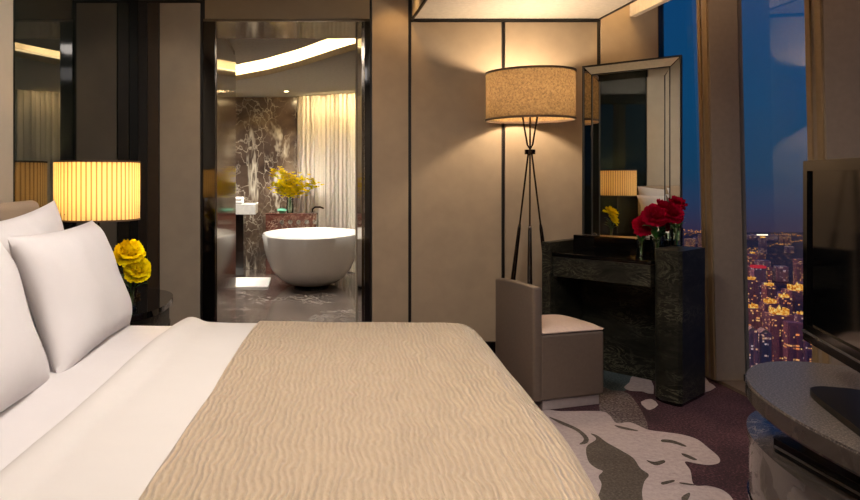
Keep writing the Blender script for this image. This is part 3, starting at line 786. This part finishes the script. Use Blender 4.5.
# red peonies in glasses on the desk
def pw(px, Y): return ((px-XV)*Y/F, Y)
def pz(py, Y): return H - (py-YV)*Y/F
vs_ = [pw(641, 4.34)+(.811,), pw(657, 4.25)+(.811,), pw(677, 4.27)+(.881,)]
for i, (p_, hh, rr) in enumerate(zip(vs_, (.10, .13, .11), (.034, .04, .034))):
    vase('tumbler_vase', ['small clear glass at the left, holding a red peony on the desk', 'middle clear glass holding red peonies on the desk', 'right clear glass holding red peonies on the raised desk end'][i], p_, [(rr*.85,0),(rr*.9,.005),(rr, hh)], 'vase', 'glass vases on the desk')
spots = [(0, 644, 225, 4.28, .075, (R(50),R(-20),0)), (1, 655, 216, 4.20, .085, (R(45),R(5),0)), (1, 664, 207, 4.25, .07, (R(25),R(10),.5)),
         (2, 672, 213, 4.22, .075, (R(45),R(5),0)), (2, 678, 203, 4.28, .06, (R(25),R(25),0))]
labs = ['lowest red peony, drooping at the left of the desk bouquet', 'large red peony in the front middle of the desk bouquet', 'red peony behind and above the front middle bloom on the desk', 'big red peony on the right side of the desk bouquet', 'smaller red peony at the top right of the desk bouquet']
for i, (k, px, py, Y, rd, tl) in enumerate(spots):
    o3 = vs_[k]; c3 = pw(px, Y)+(pz(py, Y),)
    peony((o3[0], o3[1], o3[2]+.006), (c3[0]-o3[0], c3[1]-o3[1], c3[2]-o3[2]-.006), rd, tl, 31+i, 'petal_red', labs[i], 'red peonies on the desk', 5)

# ------------------------------------------------------------------ chair
CA = R(17)
ch = thing('slipper_chair', 'taupe leather chair with box seat and straight back at the desk', 'chair', (1.25, 4.05, 0), CA)
cw = .385
obj('plinth', B(.05, .43, -cw/2+.015, cw/2-.03, 0, .055, bev=.004), 'plinth_pale', ch, label='pale recessed plinth')
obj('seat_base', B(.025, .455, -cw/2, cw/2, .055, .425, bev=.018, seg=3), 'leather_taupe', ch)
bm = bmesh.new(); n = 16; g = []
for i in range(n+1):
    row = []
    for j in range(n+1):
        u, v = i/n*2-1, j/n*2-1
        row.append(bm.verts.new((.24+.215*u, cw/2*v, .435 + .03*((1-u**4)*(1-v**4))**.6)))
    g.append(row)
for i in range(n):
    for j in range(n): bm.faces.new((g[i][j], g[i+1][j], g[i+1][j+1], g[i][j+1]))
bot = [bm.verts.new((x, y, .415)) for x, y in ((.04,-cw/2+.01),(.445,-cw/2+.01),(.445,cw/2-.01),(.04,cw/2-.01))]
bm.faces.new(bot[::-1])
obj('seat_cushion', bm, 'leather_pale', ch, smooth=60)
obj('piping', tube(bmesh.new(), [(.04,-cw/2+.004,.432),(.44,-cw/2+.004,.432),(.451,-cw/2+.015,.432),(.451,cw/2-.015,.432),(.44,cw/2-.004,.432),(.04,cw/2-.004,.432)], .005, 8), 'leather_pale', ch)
bm = bmesh.new()
n = 14; F0 = []; F1 = []
for i in range(n+1):
    v = i/n*2-1; cv = .018*(v*v); zt_ = .70 - .012*v*v
    F0.append([bm.verts.new((-.035+cv, v*cw/2, z)) for z in (.055, zt_)]); F1.append([bm.verts.new((.022+cv, v*cw/2, z)) for z in (.055, zt_)])
for i in range(n):
    bm.faces.new((F0[i][0], F0[i][1], F0[i+1][1], F0[i+1][0])); bm.faces.new((F1[i][0], F1[i+1][0], F1[i+1][1], F1[i][1]))
    bm.faces.new((F0[i][1], F1[i][1], F1[i+1][1], F0[i+1][1])); bm.faces.new((F0[i][0], F0[i+1][0], F1[i+1][0], F1[i][0]))
for i in (0, n): bm.faces.new((F0[i][0], F1[i][0], F1[i][1], F0[i][1]))
bmesh.ops.recalc_face_normals(bm, faces=bm.faces[:])
es = [e for e in bm.edges if len(e.link_faces) == 2 and e.calc_face_angle() > 1]
bmesh.ops.bevel(bm, geom=es, offset=.012, segments=3, profile=.5, affect='EDGES')
obj('backrest', bm, 'leather_taupe', ch, smooth=50)

# ------------------------------------------------------------------ TV console and TV
def console_out(ins=0, y0=.6):
    x0, x1, yc = 1.42+ins, 2.28-ins, 2.665-ins
    rr_x = (x1-x0)/2; cx = (x0+x1)/2; ry = .81; pts = [(x1, y0), ]
    for i in range(41):
        a = PI*i/40; ca, sa = math.cos(a), math.sin(a)
        pts.append((cx + rr_x*ca, yc-ry + ry*sa))
    pts.append((x0, y0)); return pts
cs = thing('console', 'curved grey-brown marble media console under the television', 'console', (1.85, 1.9, 0))
def cpr(z0, z1, ins, bev=0):
    return prism(bmesh.new(), [(x-1.85, y-1.9) for x, y in console_out(ins)], z0, z1, bev=bev)
obj('top_surface', cpr(.592, .60, .004, .003), 'console_top', cs, smooth=30)
obj('top_slab', cpr(.545, .592, 0), 'marble_console', cs, smooth=30)
obj('inlay_strip', cpr(.536, .545, .006), 'chrome', cs, smooth=30)
obj('recess', cpr(.43, .536, .16), 'gloss_black', cs, smooth=30)
obj('shelf', cpr(.405, .43, .004, .003), 'marble_console', cs, smooth=30)
obj('cabinet_body', cpr(.05, .405, .01), 'marble_console', cs, smooth=30)
obj('plinth', cpr(0, .05, .06), 'gloss_black', cs, smooth=30)
b = bmesh.new(); prism(b, [(x-1.85, y-1.9) for x, y in console_out(.006)], .20, .206)
obj('drawer_line', b, 'gloss_black', cs, smooth=30)
mp = thing('media_player', 'flat black media player with silver front on the console shelf', 'media player', (1.50, 2.0, .431), 0)
obj('case', B(0, .1, -.22, .22, 0, .045, bev=.004), 'tv_plastic', mp)
obj('front_strip', B(-.003, 0, -.21, .21, .015, .022), 'silver_plastic', mp)

TA = math.atan2(-700, -230)      # direction along the screen towards the viewer
tvx, tvy = 518/284, F/284
tv = thing('television', 'black flat television standing on the curved console by the window', 'television', (tvx, tvy, .60), TA)
# local x runs from the far edge to the near edge; local -y... faces the bed
TL = 1.05; zb, zt2 = .125, .757
sgn = -1
obj('screen', B(.035, TL-.035, -.036, -.030, zb+.06, zt2-.035), 'tv_screen', tv, smooth=0)
b = bmesh.new()
for x0, x1, z0, z1 in ((0, .036, zb, zt2), (TL-.036, TL, zb, zt2), (.036, TL-.036, zt2-.036, zt2), (.036, TL-.036, zb, zb+.061)): box(b, x0, x1, -.045, .0, z0, z1)
obj('bezel', b, 'tv_plastic', tv)
obj('housing', B(.01, TL-.01, -.03, .05, zb+.01, zt2-.01, bev=.01), 'tv_plastic', tv)
obj('trim_line', B(.0, TL, -.049, -.043, zb+.03, zb+.036), 'silver_plastic', tv)  # highlight along the lower bezel, built as a silver strip
obj('neck', B(TL*.42, TL*.58, -.01, .03, .02, zb+.06, bev=.006), 'tv_plastic', tv)
b = prism(bmesh.new(), [(TL*.52+.33*math.cos(a)*abs(math.cos(a))**-.6, -.02+.10*math.sin(a)*abs(math.sin(a))**-.6) for a in [2*PI*(i+.5)/40 for i in range(40)]], 0, .02, bev=.006)
obj('stand_base', b, 'stand_black', tv)

# ------------------------------------------------------------------ the city far below
GZ = -260
prism_c = bmesh.new(); box(prism_c, -1500, 6000, 100, 3300, GZ-2, GZ)
tag(obj('city_ground', prism_c, 'city_ground', smooth=0), 'dark city ground with scattered street lights seen through the windows', 'ground', kind='structure')
placed = []
def tower(px, wpx, ytop, dist, mat, crown, label, group='city towers beyond the window', dep=None):
    for _ in range(60):
        s = F/dist; X = (px-XV)/s; W = wpx/s; rr = W*.78
        if all(math.hypot(X-a, dist-b_) > rr+c for a, b_, c in placed): break
        dist *= 1.012
    else: return None
    if H - (ytop-YV)/s - GZ < 18: return None
    placed.append((X, dist, rr)); zt_ = H - (ytop-YV)/s; D_ = dep or W*.9
    t_ = thing('tower_block', label, 'building', (X, dist, GZ), rnd.uniform(-.3, .1), group)
    h = zt_ - GZ
    hb = h - (W*.35 if crown else 0)
    b = B(-W/2, W/2, -D_/2, D_/2, 0, hb)
    for k in (-1, 1): box(b, k*W*.28-W*.13, k*W*.28+W*.13, -D_/2-W*.08, D_/2, 0, hb-W*.2)
    obj('facade', b, mat, t_, smooth=0)
    if crown == 'gold':
        b = bmesh.new()
        box(b, -W*.3, W*.3, -D_*.3, D_*.3, hb, hb+W*.05)
        for k in (-.27, .27): box(b, (k-.05)*W, (k+.05)*W, -D_*.3, D_*.3, hb+W*.05, hb+W*.26)
        v0 = [b.verts.new((a*W*.12, c*D_*.2, hb+W*.05)) for a, c in ((-1,-1),(1,-1),(1,1),(-1,1))]; tp_ = b.verts.new((0, 0, hb+W*.42))
        for i in range(4): b.faces.new((v0[i], v0[(i+1) % 4], tp_))
        obj('lit_crown', b, 'crown_gold', t_, smooth=0, label='floodlit golden crown')
    elif crown == 'red':
        obj('lit_sign_band', B(-W*.5, W*.5, -D_*.5, D_*.5, hb, hb+W*.22), 'crown_red', t_, smooth=0, label='glowing red roof band')
    elif crown == 'gable':
        b = bmesh.new(); zz = hb
        pp = [b.verts.new((x, y, z)) for y in (-D_/2, D_/2) for x, z in ((-W*.4, zz), (W*.4, zz), (0, zz+W*.35))]
        b.faces.new(pp[:3]); b.faces.new(pp[3:]); b.faces.new((pp[0], pp[2], pp[5], pp[3])); b.faces.new((pp[1], pp[2], pp[5], pp[4]))
        obj('gable_roof', b, 'panel_light', t_, smooth=0)
    return t_
W_, C_ = 'facade_warm', 'facade_cool'
named = [
 (758, 11, 264, 1250, C_, 'red', 'pale tower with a red glowing roof band'),
 (751, 10, 276, 1150, W_, 'gold', 'small gold-crowned tower at the left edge of the wide window, upper one'),
 (769, 10, 282, 1150, W_, 'gold', 'gold-crowned low tower just right of the red-topped tower'),
 (784, 12, 293, 1000, W_, 'gold', 'narrow gold-crowned tower in the middle of the city view'),
 (797, 20, 283, 980, W_, 'gold', 'broad gold-crowned tower at the right, beside the television'),
 (770, 14, 298, 930, W_, 'gold', 'gold-crowned tower left of the tallest lit block'),
 (779, 22, 306, 840, W_, 'gold', 'large nearest tower with the brightest golden crown'),
 (752, 13, 303, 860, W_, 'gold', 'gold-crowned tower low at the left side of the wide window'),
 (751, 10, 326, 720, C_, 'gable', 'grey gabled tower at the window edge, left one of the pair'),
 (763, 11, 328, 720, C_, 'gable', 'grey gabled tower, right one of the pair'),
 (793, 13, 322, 760, W_, None, 'flat-roofed tower at lower right near the television'),
 (801, 9, 311, 800, C_, 'gold', 'thin tower half hidden by the television edge'),
 (703, 8, 290, 900, W_, 'gold', 'gold-crowned tower seen in the sliver beside the desk'),
 (702, 8, 318, 800, W_, 'gold', 'lower gold-crowned tower in the sliver beside the desk'),
]
for a in named: tower(*a)
q = random.Random(5)
for i in range(95):
    px = q.uniform(664, 806); dist = 560*math.exp(q.uniform(.25, 1.6)); 
    yb_ = YV + F*260/dist; hpx = q.uniform(22, 60)*F/dist
    if yb_ - hpx > 366: continue
    cr_ = q.choice((None, None, None, None, 'gold'))
    tower(px, max(2.5, q.uniform(16, 34)*F/dist), yb_-hpx, dist, q.choice((W_, W_, C_)), cr_, 'small distant gold-crowned city block among the many beyond the windows' if cr_ else 'small distant flat-roofed city block among the many beyond the windows', 'small distant gold-crowned blocks' if cr_ else 'small distant flat-roofed blocks')
# floodlit stadium on the skyline and lit ring road
sx_, sy_ = (762-XV)/F*2900, 2900
s_ = thing('stadium', 'bright white floodlit stadium far on the horizon', 'stadium', (sx_, sy_, GZ))
obj('stand_ring', lathe(bmesh.new(), [(40,0),(60,0),(62,22),(50,16)], 40, sy=.6), 'facade_cool', s_)
obj('floodlights', B(-22, 22, -4, 0, 16, 24), 'flood_white', s_)
b = bmesh.new(); q = random.Random(9)
for pts_ in ([(664,238),(700,236),(740,252),(758,252),(780,246),(806,242)], [(664,231),(700,234),(745,240),(780,236),(806,238)], [(745,262),(756,257),(758,252)], [(740,300),(766,322),(790,352),(810,360)], [(690,330),(745,348),(806,345)]):
    for (x0, y0), (x1, y1) in zip(pts_, pts_[1:]):
        n = int(math.hypot(x1-x0, y1-y0)/1.5)+1
        for k in range(n):
            px, py = x0+(x1-x0)*k/n + q.uniform(-1.2,1.2), y0+(y1-y0)*k/n + q.uniform(-1.2,1.2)
            s = (py-YV)/(H-GZ); c = ((px-XV)/s, F/s); z_ = GZ+9; hw_ = q.uniform(.35, .75)/s*.5
            box(b, c[0]-hw_, c[0]+hw_, c[1]-hw_, c[1]+hw_, z_, z_+hw_*2)
tag(obj('street_lights', b, 'street_glow', smooth=0), 'strings of orange street lights along the distant city roads', 'street lights', kind='stuff')
light('city_glow', 'POINT', (250, 700, 60), 2e6, (235, 160, 130), 60)  # unseen point lights added to give the towers a hazy ambience
light('city_glow', 'POINT', (500, 1500, 100), 6e6, (235, 160, 140), 60)
light('city_glow', 'POINT', (3400, 2400, 200), 8e6, (225, 150, 150), 80)

# ------------------------------------------------------------------ room lights (added ceiling fills, wall washers, cove strips, bathroom spots)
light('ceiling_light', 'AREA', (.1, 2.25, 2.76), 42, (255, 243, 232), .6)  # unseen area lights added as fill, standing in for ceiling lights
light('ceiling_light', 'AREA', (.6, .3, 2.76), 26, (255, 246, 242), 1.2)
light('ceiling_light', 'AREA', (1.7, 0, 2.76), 34, (255, 230, 206), .8)
light('wall_washer', 'SPOT', (-.1, 4.5, 2.77), 20, (255, 205, 140), .04, (R(18), 0, 0), spot=95)
light('wall_washer', 'SPOT', (.68, 4.85, 2.78), 10, (255, 195, 120), .03, (R(14), 0, 0), spot=80)
light('wall_washer', 'SPOT', (-.95, 4.5, 2.78), 7, (255, 225, 190), .03, (R(14), 0, 0), spot=90)
light('cove_strip', 'AREA', (2.31, 4.5, 2.77), 5, (255, 205, 140), .2, (0, 0, 0), 1.1)
light('cove_strip', 'AREA', (2.60, 3.0, 2.76), 8, (255, 214, 168), .08, (0, R(10), 0), 3.4)
for x, y, p_ in ((-.25, 7.0, 110), (1.1, 6.6, 90), (-1.2, 7.9, 110), (.15, 8.6, 120), (-.6, 9.0, 100), (1.3, 8.6, 90), (-1.6, 9.2, 70)):
    light('bath_downlight', 'SPOT', (x, y, 2.42 if y > 8 else 2.48), p_, (255, 248, 238), .035, spot=140, blend=.7)  # unseen spots added to brighten the bathroom
light('curtain_washer', 'AREA', (.5, 9.2, 2.41), 20, (255, 222, 165), 1.3, (R(20), 0, R(-25)), .06)
